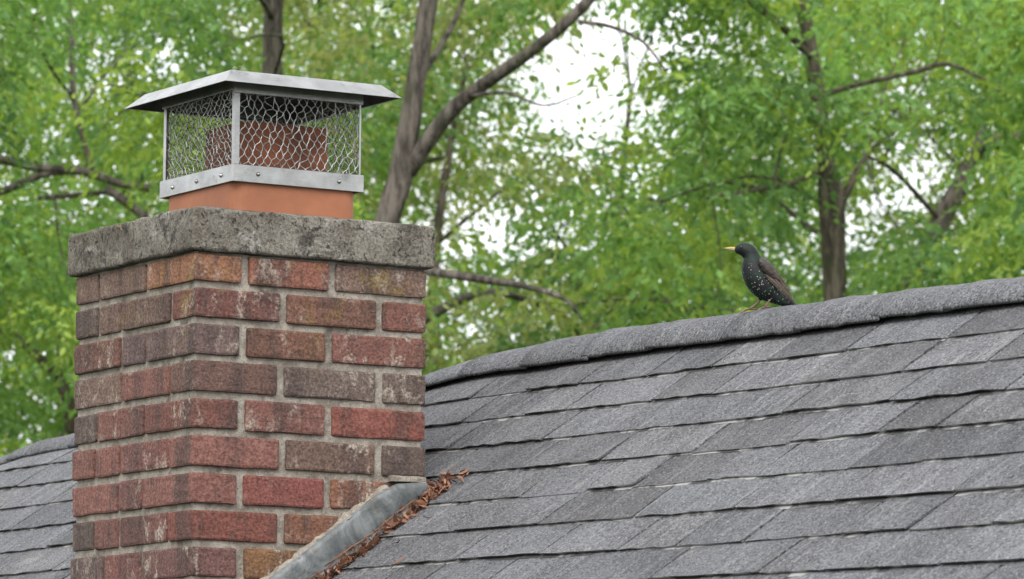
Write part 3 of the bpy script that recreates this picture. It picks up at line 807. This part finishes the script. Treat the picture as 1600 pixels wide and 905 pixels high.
# wings: a domed covert shell with long flight feathers laid below it
up_e = [(585, 310), (610, 292), (645, 308), (685, 350), (722, 400), (752, 446), (782, 492)]
lo_e = [(582, 335), (592, 372), (612, 405), (642, 438), (676, 466), (712, 487), (770, 500)]
for sgn in (-1, 1):
    vs, fs = [], []
    nu = 7
    for (ux, uz), (lx, lz) in zip(up_e, lo_e):
        for j in range(nu):
            f = j / (nu - 1)
            x, z = ux + (lx - ux) * f, uz + (lz - uz) * f
            side = (52 + 66 * math.sin(math.pi * (0.16 + 0.62 * f))) * (1.0 if ux < 700 else 1 - (ux - 700) / 160)
            vs.append(bp(x, z, sgn * side * SB))
    for i in range(len(up_e) - 1):
        for j in range(nu - 1):
            q4 = (i*nu+j, i*nu+j+1, (i+1)*nu+j+1, (i+1)*nu+j); fs.append(q4 if sgn < 0 else q4[::-1])
    wing = from_data('wing', vs, fs, wingm, bird, True)
    md = wing.modifiers.new('thick', 'SOLIDIFY'); md.thickness = 0.003; md.offset = 0
    fe = [((690, 360), (836, 572), 15, 84), ((672, 392), (862, 622), 15, 92), ((652, 418), (897, 686), 16, 98), ((640, 436), (880, 672), 14, 103), ((636, 446), (850, 640), 13, 107), ((640, 452), (812, 606), 12, 108), ((648, 460), (775, 574), 12, 106)]
    for (a, b, w, sd0) in fe:
        a, b = np.array(a, float), np.array(b, float); d = (b - a) / np.linalg.norm(b - a); nn = np.array([-d[1], d[0]])
        vs = []; fs = []; mi = []
        st = ((0, .7), (.3, 1), (.6, 1), (.85, .85), (.96, .5), (1, .1))
        for f, ww in st:
            p = a + (b - a) * f; side = sd0 * (1 - 0.62 * f)
            for s, sc in ((-1, 1), (-0.72, 1), (0.72, 1), (1, 1)):
                q_ = p + nn * s * w * ww; vs.append(bp(q_[0], q_[1], sgn * (side + 4 * (1 - abs(s))) * SB))
        for j in range(len(st) - 1):
            for c_ in range(3):
                q4 = (j*4+c_, j*4+c_+1, (j+1)*4+c_+1, (j+1)*4+c_); fs.append(q4 if sgn < 0 else q4[::-1]); mi.append(1 if c_ == 0 else 0)
        o = from_data('flight_feather', vs, fs, [wingm, featherm], wing)
        o.data.polygons.foreach_set('material_index', mi)
        md = o.modifiers.new('thick', 'SOLIDIFY'); md.thickness = 0.0008; md.offset = 0
# beak, eyes
vs, fs = [], []
tube_data([bp(412, 214), bp(390, 211), bp(360, 206), bp(325, 206), bp(294, 208)], [17*SB, 12.5*SB, 9.5*SB, 6*SB, 1.2*SB], 10, 0, 0, vs, fs)
bk = from_data('beak', vs, fs, [beakm, beakb], bird, True)
bk.data.polygons.foreach_set('material_index', [1 if i < 12 else 0 for i in range(len(fs))])
vs, fs = [], []
tube_data([bp(412, 224), bp(385, 221), bp(355, 216), bp(318, 212), bp(298, 209)], [13*SB, 10*SB, 7.5*SB, 4.5*SB, 1*SB], 10, 0, 0, vs, fs)
from_data('lower_beak', vs, fs, beakb, bird, True)
for sgn in (-1, 1):
    bm = bmesh.new(); bmesh.ops.create_uvsphere(bm, u_segments=12, v_segments=8, radius=13 * SB)
    cc = bp(440, 205, sgn * 43 * SB)
    for v in bm.verts: v.co += Vector(cc)
    from_bm('eye', bm, eyem, bird, True)
# legs with toes gripping the ridge
def leg(pts, rads, foot, toes, thigh):
    vs, fs = [], []
    tube_data(*smooth_path([bp(*p) for p in pts], [r_ * SB for r_ in rads], 3), 8, 0, 0, vs, fs)
    l_ = from_data('leg', vs, fs, legm, bird, True)
    for tp in toes:
        vs, fs = [], []
        tube_data(*smooth_path([bp(*p) for p in tp], [9*SB, 7.5*SB, 6*SB, 2*SB][:len(tp)], 3), 6, 0, 0, vs, fs)
        from_data('toe', vs, fs, legm, l_, True)
    vs, fs = [], []
    tube_data(*smooth_path([bp(*p) for p in thigh[0]], [r_ * SB for r_ in thigh[1]], 3), 12, 0, 0, vs, fs)
    from_data('thigh', vs, fs, plum, bird, True)
s1, s2 = 0.008, -0.010
leg([(602, 625, s1), (590, 652, s1), (550, 684, s1), (518, 710, s1)], [12, 9, 8, 10], None,
    [[(518, 712, s1), (480, 722, s1 - .002), (448, 738, s1 - .004), (432, 758, s1 - .006)], [(518, 712, s1), (478, 726, s1 - .012), (455, 742, s1 - .018), (445, 760, s1 - .02)], [(518, 712, s1), (488, 716, s1 + .01), (464, 724, s1 + .014), (455, 736, s1 + .015)], [(520, 712, s1), (552, 712, s1 + .002), (575, 714, s1 + .003)]],
    ([(625, 560, s1), (612, 600, s1), (600, 638, s1)], [46, 34, 13]))
leg([(690, 600, s2), (684, 634, s2), (660, 668, s2), (640, 700, s2)], [12, 9, 8, 10], None,
    [[(640, 704, s2), (606, 714, s2 - .002), (580, 728, s2 - .004), (566, 746, s2 - .006)], [(640, 704, s2), (604, 720, s2 - .010), (585, 736, s2 - .015), (578, 750, s2 - .017)], [(640, 704, s2), (612, 708, s2 + .008), (592, 716, s2 + .012), (584, 726, s2 + .013)], [(642, 704, s2), (668, 702, s2 + .001), (688, 704, s2 + .002)]],
    ([(672, 545, s2), (688, 585, s2), (690, 618, s2)], [52, 36, 13]))

# ------------------------------------------------------------------ trees
def gnd(p, dx=0.0): return np.array([p[0] + dx, p[1], GZ - 0.1])
class Tree:
    def __init__(s, name, label, base, bark, group='trees behind the house'):
        s.o = empty(name, tuple(base), label, 'tree', group)
        s.bark = bark; s.nodes = []; s.bv, s.bf = [], []; s.leaves = []; s.base = base
    def limb(s, pts, trunk=False, ground=False):
        """pts: (px, py, dist, width in photograph pixels)"""
        P = [at(a, b, d) for a, b, d, w in pts]; Rr = [0.88 * w * d / F / 2 for a, b, d, w in pts]
        if ground: P = [np.array([s.base[0], s.base[1], GZ - 0.15])] + P; Rr = [Rr[0] * 1.35] + Rr
        op, orr = smooth_path(P, Rr, 5)
        s.nodes += list(zip(op, orr)) if not ground else list(zip(op[6:], orr[6:]))
        if trunk:
            vs, fs = tube_data(op, orr, 14, 0.22, rnd.random() * 9)
            from_data('trunk', vs, fs, s.bark, s.o, True)
        else: tube_data(op, orr, 9, 0.2, rnd.random() * 9, s.bv, s.bf)
    def twig_to(s, c, r0=0.011):
        nd = min(s.nodes, key=lambda q: np.linalg.norm(q[0] - c) + (0.25 if q[0][2] > c[2] else 0))
        a = nd[0]; L = np.linalg.norm(c - a)
        mid = a * 0.5 + c * 0.5 + np.array([rnd.gauss(0, .09), rnd.gauss(0, .09), rnd.gauss(0.05, .08)]) * min(L, 1.5)
        r0 = min(r0 * (0.7 + 0.5 * L), nd[1] * 0.8)
        tube_data(*smooth_path([a, a * 0.75 + mid * 0.25 + np.array([0, 0, .03]), mid, c], [r0, r0 * .85, r0 * .6, r0 * .25], 3), 5, 0, 0, s.bv, s.bf, False)
        for _ in range(3):
            e = c + np.array([rnd.gauss(0, .22), rnd.gauss(0, .22), rnd.gauss(-.02, .16)])
            tube_data([mid * .4 + c * .6, (c + e) / 2 + np.array([0, 0, .02]), e], [r0 * .4, r0 * .3, r0 * .12], 4, 0, 0, s.bv, s.bf, False)
    def finish(s):
        if s.bv: from_data('branches', s.bv, s.bf, s.bark, s.o, True)
        if s.leaves:
            VS = np.concatenate([a for a, b in s.leaves]); TI = np.concatenate([b for a, b in s.leaves])
            n = len(VS) // 6
            me = bpy.data.meshes.new('crown')
            me.vertices.add(len(VS)); me.vertices.foreach_set('co', VS.astype(np.float32).ravel())
            idx = (np.arange(n)[:, None] * 6 + np.array([0, 1, 2, 3, 0, 3, 4, 5])[None]).astype(np.int32).ravel()
            me.loops.add(len(idx)); me.loops.foreach_set('vertex_index', idx)
            me.polygons.add(2 * n); me.polygons.foreach_set('loop_start', np.arange(2 * n, dtype=np.int32) * 4)
            at_ = me.color_attributes.new('tint', 'FLOAT_COLOR', 'POINT')
            at_.data.foreach_set('color', np.concatenate([TI, np.ones((len(TI), 1))], 1).astype(np.float32).ravel())
            me.update(calc_edges=True); me.validate()
            link('crown', me, M['leaf'], s.o)
def leaf_cluster(c, rad, nspray, size, tint, flat=0.62, droop=0.55):
    """sprays of drooping leaflets: returns vertices (6 per leaf) and tints"""
    nl = 9
    o = rng.normal(size=(nspray, 3)); o /= np.linalg.norm(o, axis=1)[:, None]
    o *= (rng.random((nspray, 1)) ** 0.45) * rad; o[:, 2] *= flat
    d = o / (np.linalg.norm(o, axis=1)[:, None] + 1e-6) * 0.8 + rng.normal(size=(nspray, 3)) * 0.55
    d[:, 2] = d[:, 2] * 0.5 - droop * rng.random(nspray); d /= np.linalg.norm(d, axis=1)[:, None]
    org = c + o
    side = np.cross(d, [0, 0, 1.0]); side /= np.linalg.norm(side, axis=1)[:, None] + 1e-6
    f = (np.arange(nl) / (nl - 1))[None, :, None]
    Ls = size * 4.2 * (0.75 + 0.5 * rng.random((nspray, 1, 1)))
    base = org[:, None] + d[:, None] * f * Ls + np.array([0, 0, -1.0]) * (f ** 2) * Ls * 0.28
    sg = np.where(np.arange(nl) % 2 == 0, 1.0, -1.0)[None, :, None]; sg = sg * np.where(np.arange(nl) == nl - 1, 0.15, 1)[None, :, None]
    ld = d[:, None] * 0.6 + side[:, None] * sg * 0.85 + rng.normal(size=(nspray, nl, 3)) * 0.34 + np.array([0, 0, -0.30])
    ld /= np.linalg.norm(ld, axis=2)[..., None]
    wd = np.cross(ld, np.array([0, 0, 1.0]) + rng.normal(size=(nspray, nl, 3)) * 0.6); wd /= np.linalg.norm(wd, axis=2)[..., None] + 1e-6
    nn = np.cross(ld, wd)
    l = size * (0.5 + 0.62 * rng.random((nspray, nl, 1))); w = l * (0.21 + 0.13 * rng.random((nspray, nl, 1)))
    b = base.reshape(-1, 3); ld, wd, nn, l, w = [q.reshape(-1, q.shape[-1]) for q in (ld, wd, nn, l, w)]
    dz = np.array([0, 0, -1.0])
    v = np.stack([b, b + ld * l * .3 - wd * w * .9 + nn * w * .3, b + ld * l * .68 - wd * w * .8 + nn * w * .25 + dz * l * .05, b + ld * l + dz * l * .16,
                  b + ld * l * .68 + wd * w * .8 + nn * w * .25 + dz * l * .05, b + ld * l * .3 + wd * w * .9 + nn * w * .3], 1).reshape(-1, 3)
    ti = np.repeat(np.asarray(tint)[None] * (0.9 + 0.2 * rng.random((len(b), 1))), 6, 0)
    return v, ti

def base_of(px, dist): p = at(px, 600, dist); return np.array([p[0], p[1], GZ])
trees = {}
t1 = Tree('tree', 'straight grey tree trunk rising directly behind the chimney cap', base_of(410, 27), M['bark']); trees['t1'] = t1
t1.limb([(412, 700, 27, 44), (417, 400, 27, 40), (424, 150, 27, 36), (428, 0, 27, 34), (436, -200, 27, 30)], True, True)
if 0: t1.limb([(424, 110, 27, 12), (470, 20, 27.4, 11), (520, -60, 27.6, 8)]); t1.limb([(428, 60, 27, 9), (380, -20, 26.6, 8), (320, -110, 26.3, 5)])
t2 = Tree('tree', 'large forked tree with slanting mossy limb, right of the chimney cap', base_of(572, 24.5), M['bark']); trees['t2'] = t2
t2.limb([(572, 800, 24.5, 60), (588, 460, 24.5, 52), (606, 345, 24.5, 47), (626, 275, 24.5, 45), (644, 170, 24.5, 37), (660, 60, 24.5, 34), (674, -30, 24.5, 32), (700, -220, 24.5, 28)], True, True)
t2.limb([(640, 268, 24.5, 30), (672, 218, 24.4, 29), (715, 165, 24.3, 27), (770, 122, 24.1, 25), (838, 74, 23.9, 24), (900, 22, 23.8, 21), (960, -40, 23.7, 17), (1050, -120, 23.6, 12)])
t2.limb([(905, 34, 23.8, 9), (955, 42, 23.7, 8), (1005, 66, 23.6, 6), (1040, 110, 23.5, 4)])
t2.limb([(592, 415, 24.5, 20), (680, 426, 23.6, 17), (760, 438, 23.3, 14), (830, 450, 23.1, 11), (885, 470, 23, 7), (910, 500, 23, 4)])
t2.limb([(656, 120, 24.5, 14), (690, 70, 24.8, 12), (720, 10, 25, 9), (740, -60, 25, 7)]); t2.limb([(735, 150, 24.2, 7), (790, 145, 24.0, 6), (850, 165, 23.8, 4), (900, 150, 23.6, 3)])
t3 = Tree('tree', 'thick grey brown trunk behind the bird, forking above the ridge', base_of(1300, 26), M['bark2']); trees['t3'] = t3
t3.limb([(1303, 800, 26, 46), (1304, 480, 26, 40), (1303, 400, 26, 40), (1301, 340, 26, 45), (1299, 300, 26, 48), (1288, 235, 26, 30), (1272, 110, 26, 28), (1252, 0, 26, 25), (1238, -160, 26, 20)], True, True)
t3.limb([(1312, 318, 26, 20), (1330, 285, 26, 15), (1352, 240, 26.1, 10), (1372, 180, 26.2, 6)]); t3.limb([(1270, 95, 26, 14), (1215, 35, 25.7, 13), (1150, -10, 25.5, 12), (1080, -50, 25.2, 9)])
t3.limb([(1290, 260, 26, 12), (1240, 285, 25.6, 9), (1160, 300, 25.3, 6), (1100, 310, 25, 4)]); t3.limb([(1276, 150, 26, 10), (1350, 130, 25.8, 9), (1430, 112, 25.6, 10), (1480, 100, 25.5, 8), (1540, 125, 25.4, 5)])
t4 = Tree('tree', 'dark leaning tree trunk bending right, beyond the roof ridge', base_of(1360, 30), M['bark']); trees['t4'] = t4
t4.limb([(1380, 760, 30, 44), (1405, 520, 30, 38), (1430, 430, 30, 36), (1462, 360, 30, 34), (1495, 300, 30, 33), (1528, 238, 30, 32), (1572, 216, 29.8, 28), (1640, 205, 29.6, 24), (1760, 150, 29.4, 18)], True, True)
t4.limb([(1520, 250, 30, 14), (1545, 170, 30.2, 12), (1590, 80, 30.4, 10), (1620, -40, 30.5, 8)]); t4.limb([(1470, 345, 30, 10), (1400, 270, 29.6, 8), (1350, 240, 29.4, 5)])
t5 = Tree('tree', 'spreading tree with crooked dark limbs, left of the chimney cap', base_of(-170, 27), M['bark']); trees['t5'] = t5
t5.limb([(-170, 700, 27, 80), (-165, 400, 27, 74), (-150, 250, 27, 66), (-140, 60, 27, 54), (-120, -200, 27, 40)], True, True)
t5.limb([(-150, 225, 27, 26), (-80, 232, 27, 20), (0, 248, 27, 17), (60, 262, 27, 16), (128, 268, 27, 16), (190, 288, 27, 14), (258, 297, 27.2, 14), (340, 305, 27.4, 10)])
t5.limb([(-150, 340, 27, 20), (-60, 318, 27, 16), (10, 296, 27, 14), (70, 272, 27, 13), (125, 268, 27, 12)]); t5.limb([(146, 272, 27, 10), (128, 210, 27, 11), (114, 140, 27, 11), (112, 60, 27, 9), (106, -20, 27, 8), (95, -120, 27, 6)])
t5.limb([(112, 150, 27, 6), (75, 100, 26.8, 5), (50, 40, 26.6, 4)]); t5.limb([(60, 310, 27, 9), (120, 305, 27.1, 10), (170, 300, 27.1, 9)]); t5.limb([(168, 296, 27, 17), (205, 322, 26.9, 17), (240, 352, 26.8, 14), (280, 400, 26.8, 10)])
t5.limb([(126, 170, 27, 7), (170, 110, 27.2, 6), (230, 60, 27.3, 5), (290, 60, 27.4, 3)])
t6 = Tree('tree', 'slim tree leaning left, behind the left end of the ridge', base_of(130, 29), M['bark2']); trees['t6'] = t6
t6.limb([(125, 850, 29, 30), (112, 670, 29, 25), (100, 610, 29, 22), (72, 570, 29, 19), (30, 532, 29, 15), (-40, 490, 29, 12), (-130, 400, 29, 8)], True, True); t6.limb([(95, 600, 29, 10), (90, 500, 29, 8), (70, 420, 29, 6)])
t7 = Tree('tree', 'pale brown trunk beside the right edge of the brick chimney', base_of(678, 36), M['bark2']); trees['t7'] = t7
t7.limb([(678, 900, 36, 26), (678, 560, 36, 22), (680, 400, 36, 19), (700, 250, 36, 14), (730, 100, 36, 8)], True, True); t7.limb([(684, 380, 36, 9), (780, 300, 35.6, 7), (860, 240, 35.3, 5)])
t8 = Tree('tree', 'bushy green tree with thin hidden trunk, between forked tree and bird', base_of(960, 38), M['bark']); trees['t8'] = t8
t8.limb([(960, 900, 38, 30), (965, 600, 38, 26), (960, 400, 38, 18), (975, 250, 38, 12), (985, 150, 38, 6)], True, True); t8.limb([(960, 450, 38, 9), (880, 380, 37.6, 7), (840, 300, 37.4, 5)]); t8.limb([(962, 420, 38, 9), (1040, 340, 37.8, 7), (1100, 260, 37.6, 5)])
t9 = Tree('tree', 'distant tree with slender twin stems, seen above the chimney cap lid', base_of(500, 40), M['bark2']); trees['t9'] = t9
t9.limb([(520, 900, 40, 26), (505, 400, 40, 20), (495, 100, 40, 15), (470, 0, 40, 12), (450, -120, 40, 9)], True, True); t9.limb([(505, 300, 40, 12), (560, 150, 40, 10), (582, 0, 40, 8), (590, -100, 40, 6)])
t10 = Tree('tree', 'far leafy tree filling the sky behind the leaning trunk', base_of(1560, 41), M['bark']); trees['t10'] = t10
t10.limb([(1640, 900, 41, 34), (1630, 500, 41, 28), (1600, 300, 41, 20), (1580, 100, 41, 12), (1570, -60, 41, 7)], True, True); t10.limb([(1610, 360, 41, 12), (1500, 260, 40.6, 8), (1420, 180, 40.4, 5)])
t11 = Tree('tree', 'far leafy tree filling the sky behind the crooked limbs', base_of(150, 40), M['bark']); trees['t11'] = t11
t11.limb([(240, 900, 40, 34), (235, 500, 40, 28), (220, 300, 40, 18), (200, 100, 40, 12), (190, -60, 40, 7)], True, True); t11.limb([(225, 330, 40, 12), (120, 220, 39.6, 8), (40, 160, 39.4, 5)])

# open places in the canopy where the sky shows: px x, y, rx, ry
holes = [(885, 120, 62, 62), (950, 150, 50, 60), (800, 185, 36, 36), (1085, 62, 52, 48), (1010, 30, 50, 34), (940, 20, 46, 34), (1150, 50, 26, 26), (215, 48, 34, 32), (180, 88, 24, 20),
         (1430, 270, 36, 44), (1425, 330, 28, 30), (975, 230, 26, 30), (700, 470, 26, 46), (775, 545, 26, 22), (790, 360, 24, 30), (1500, 75, 20, 16), (275, 75, 20, 18), (745, 90, 24, 26), (20, 30, 16, 14), (560, 30, 22, 22), (700, 290, 18, 20), (120, 345, 16, 14), (1510, 250, 26, 26)]
def hole(px, py, k=1.0): return any(((px - a) / (rx * k)) ** 2 + ((py - b) / (ry * k)) ** 2 < 1 for a, b, rx, ry in holes)
YG, MG, DG, OL = (0.250, 0.355, 0.085), (0.180, 0.320, 0.105), (0.120, 0.225, 0.085), (0.245, 0.295, 0.125)
def tone(px, py):
    """species and age of the leaves in each part of the wood"""
    if px < 330: pal = [YG, YG, MG, MG, DG]
    elif px < 620: pal = [YG, MG, MG, OL]
    elif px < 980: pal = [MG, OL, OL, MG, DG, YG]
    elif px < 1180: pal = [MG, MG, YG, DG, YG]
    else: pal = [YG, YG, MG, DG, MG]
    c = np.array(pal[rnd.randrange(len(pal))]); return c * rnd.uniform(0.85, 1.18)
def fill(choices, dist, spread, step, rad, nspray, size, keep, holek, x0=-640, x1=2260, y0=-300, y1=660, twig=0.5):
    y = y0
    while y < y1:
        x = x0 + rnd.uniform(0, step)
        while x < x1:
            px, py = x + rnd.gauss(0, step * 0.3), y + rnd.gauss(0, step * 0.3)
            x += step
            if py > 800 - 0.2 * px: continue
            inframe = -60 < px < 1660 and py > -60
            if rnd.random() > keep * (1 if inframe else 0.6): continue
            r = rad * rnd.uniform(0.7, 1.25)
            pr_ = r / dist * F
            if hole(px, py, holek) or hole(px + pr_ * .5, py, .9) or hole(px - pr_ * .5, py, .9) or hole(px, py + pr_ * .3, .9): continue
            if dist < 33 and any(abs(px - a) < w_ + 0.45 * pr_ and abs(py - b) < w_ + 0.4 * pr_ for a, b, w_ in clear): continue
            nm = min(choices, key=lambda q: abs(q[1] - px) + rnd.uniform(0, 90))[0]
            tr = trees[nm]
            c = at(px, py, dist + rnd.uniform(-spread, spread))
            tr.leaves.append(leaf_cluster(c, r, int(nspray * (r / rad) ** 2), size, tone(px, py)))
            if rnd.random() < twig: tr.twig_to(c)
        y += step * 0.8
# visible stems: leaves keep clear in front of them (px, py, half width)
def seg(a, b, r, n=8): return [(a[0] + (b[0]-a[0])*i/n, a[1] + (b[1]-a[1])*i/n, r) for i in range(n + 1)]
clear = seg((430, -60), (425, 110), 42) + seg((672, -40), (640, 190), 34) + seg((640, 190), (606, 340), 40) + seg((650, 250), (760, 128), 26) + seg((760, 128), (930, 0), 22)
clear += seg((1300, 285), (1304, 470), 40) + seg((1270, 100), (1250, 0), 4) + seg((1480, 330), (1560, 220), 8) + seg((0, 250), (250, 297), 16) + seg((146, 272), (110, 20), 9) + seg((170, 297), (235, 345), 15) + seg((110, 670), (40, 540), 16) + seg((1430, 112), (1490, 102), 14)
near = [('t5', 60), ('t1', 420), ('t2', 700), ('t3', 1200), ('t4', 1540)]
far = [('t6', 40), ('t11', 200), ('t9', 500), ('t7', 720), ('t8', 1000), ('t10', 1500)]
fill(near, 25.2, 0.8, 62, 0.20, 19, 0.058, 0.34, 1.0, y1=740, twig=0.15)
fill(near, 26.5, 1.6, 86, 0.34, 48, 0.064, 0.56, 1.05, y1=740, twig=0.35)
fill(near, 29.5, 1.4, 90, 0.42, 60, 0.066, 0.56, 1.05, y1=740, twig=0.2)
fill(far, 36.5, 1.6, 84, 0.55, 74, 0.070, 0.64, 1.0, y1=760, twig=0.3)
fill(far, 42, 1.8, 76, 0.62, 80, 0.076, 0.60, 0.95, y1=780, twig=0.15)
for tr in trees.values(): tr.finish()
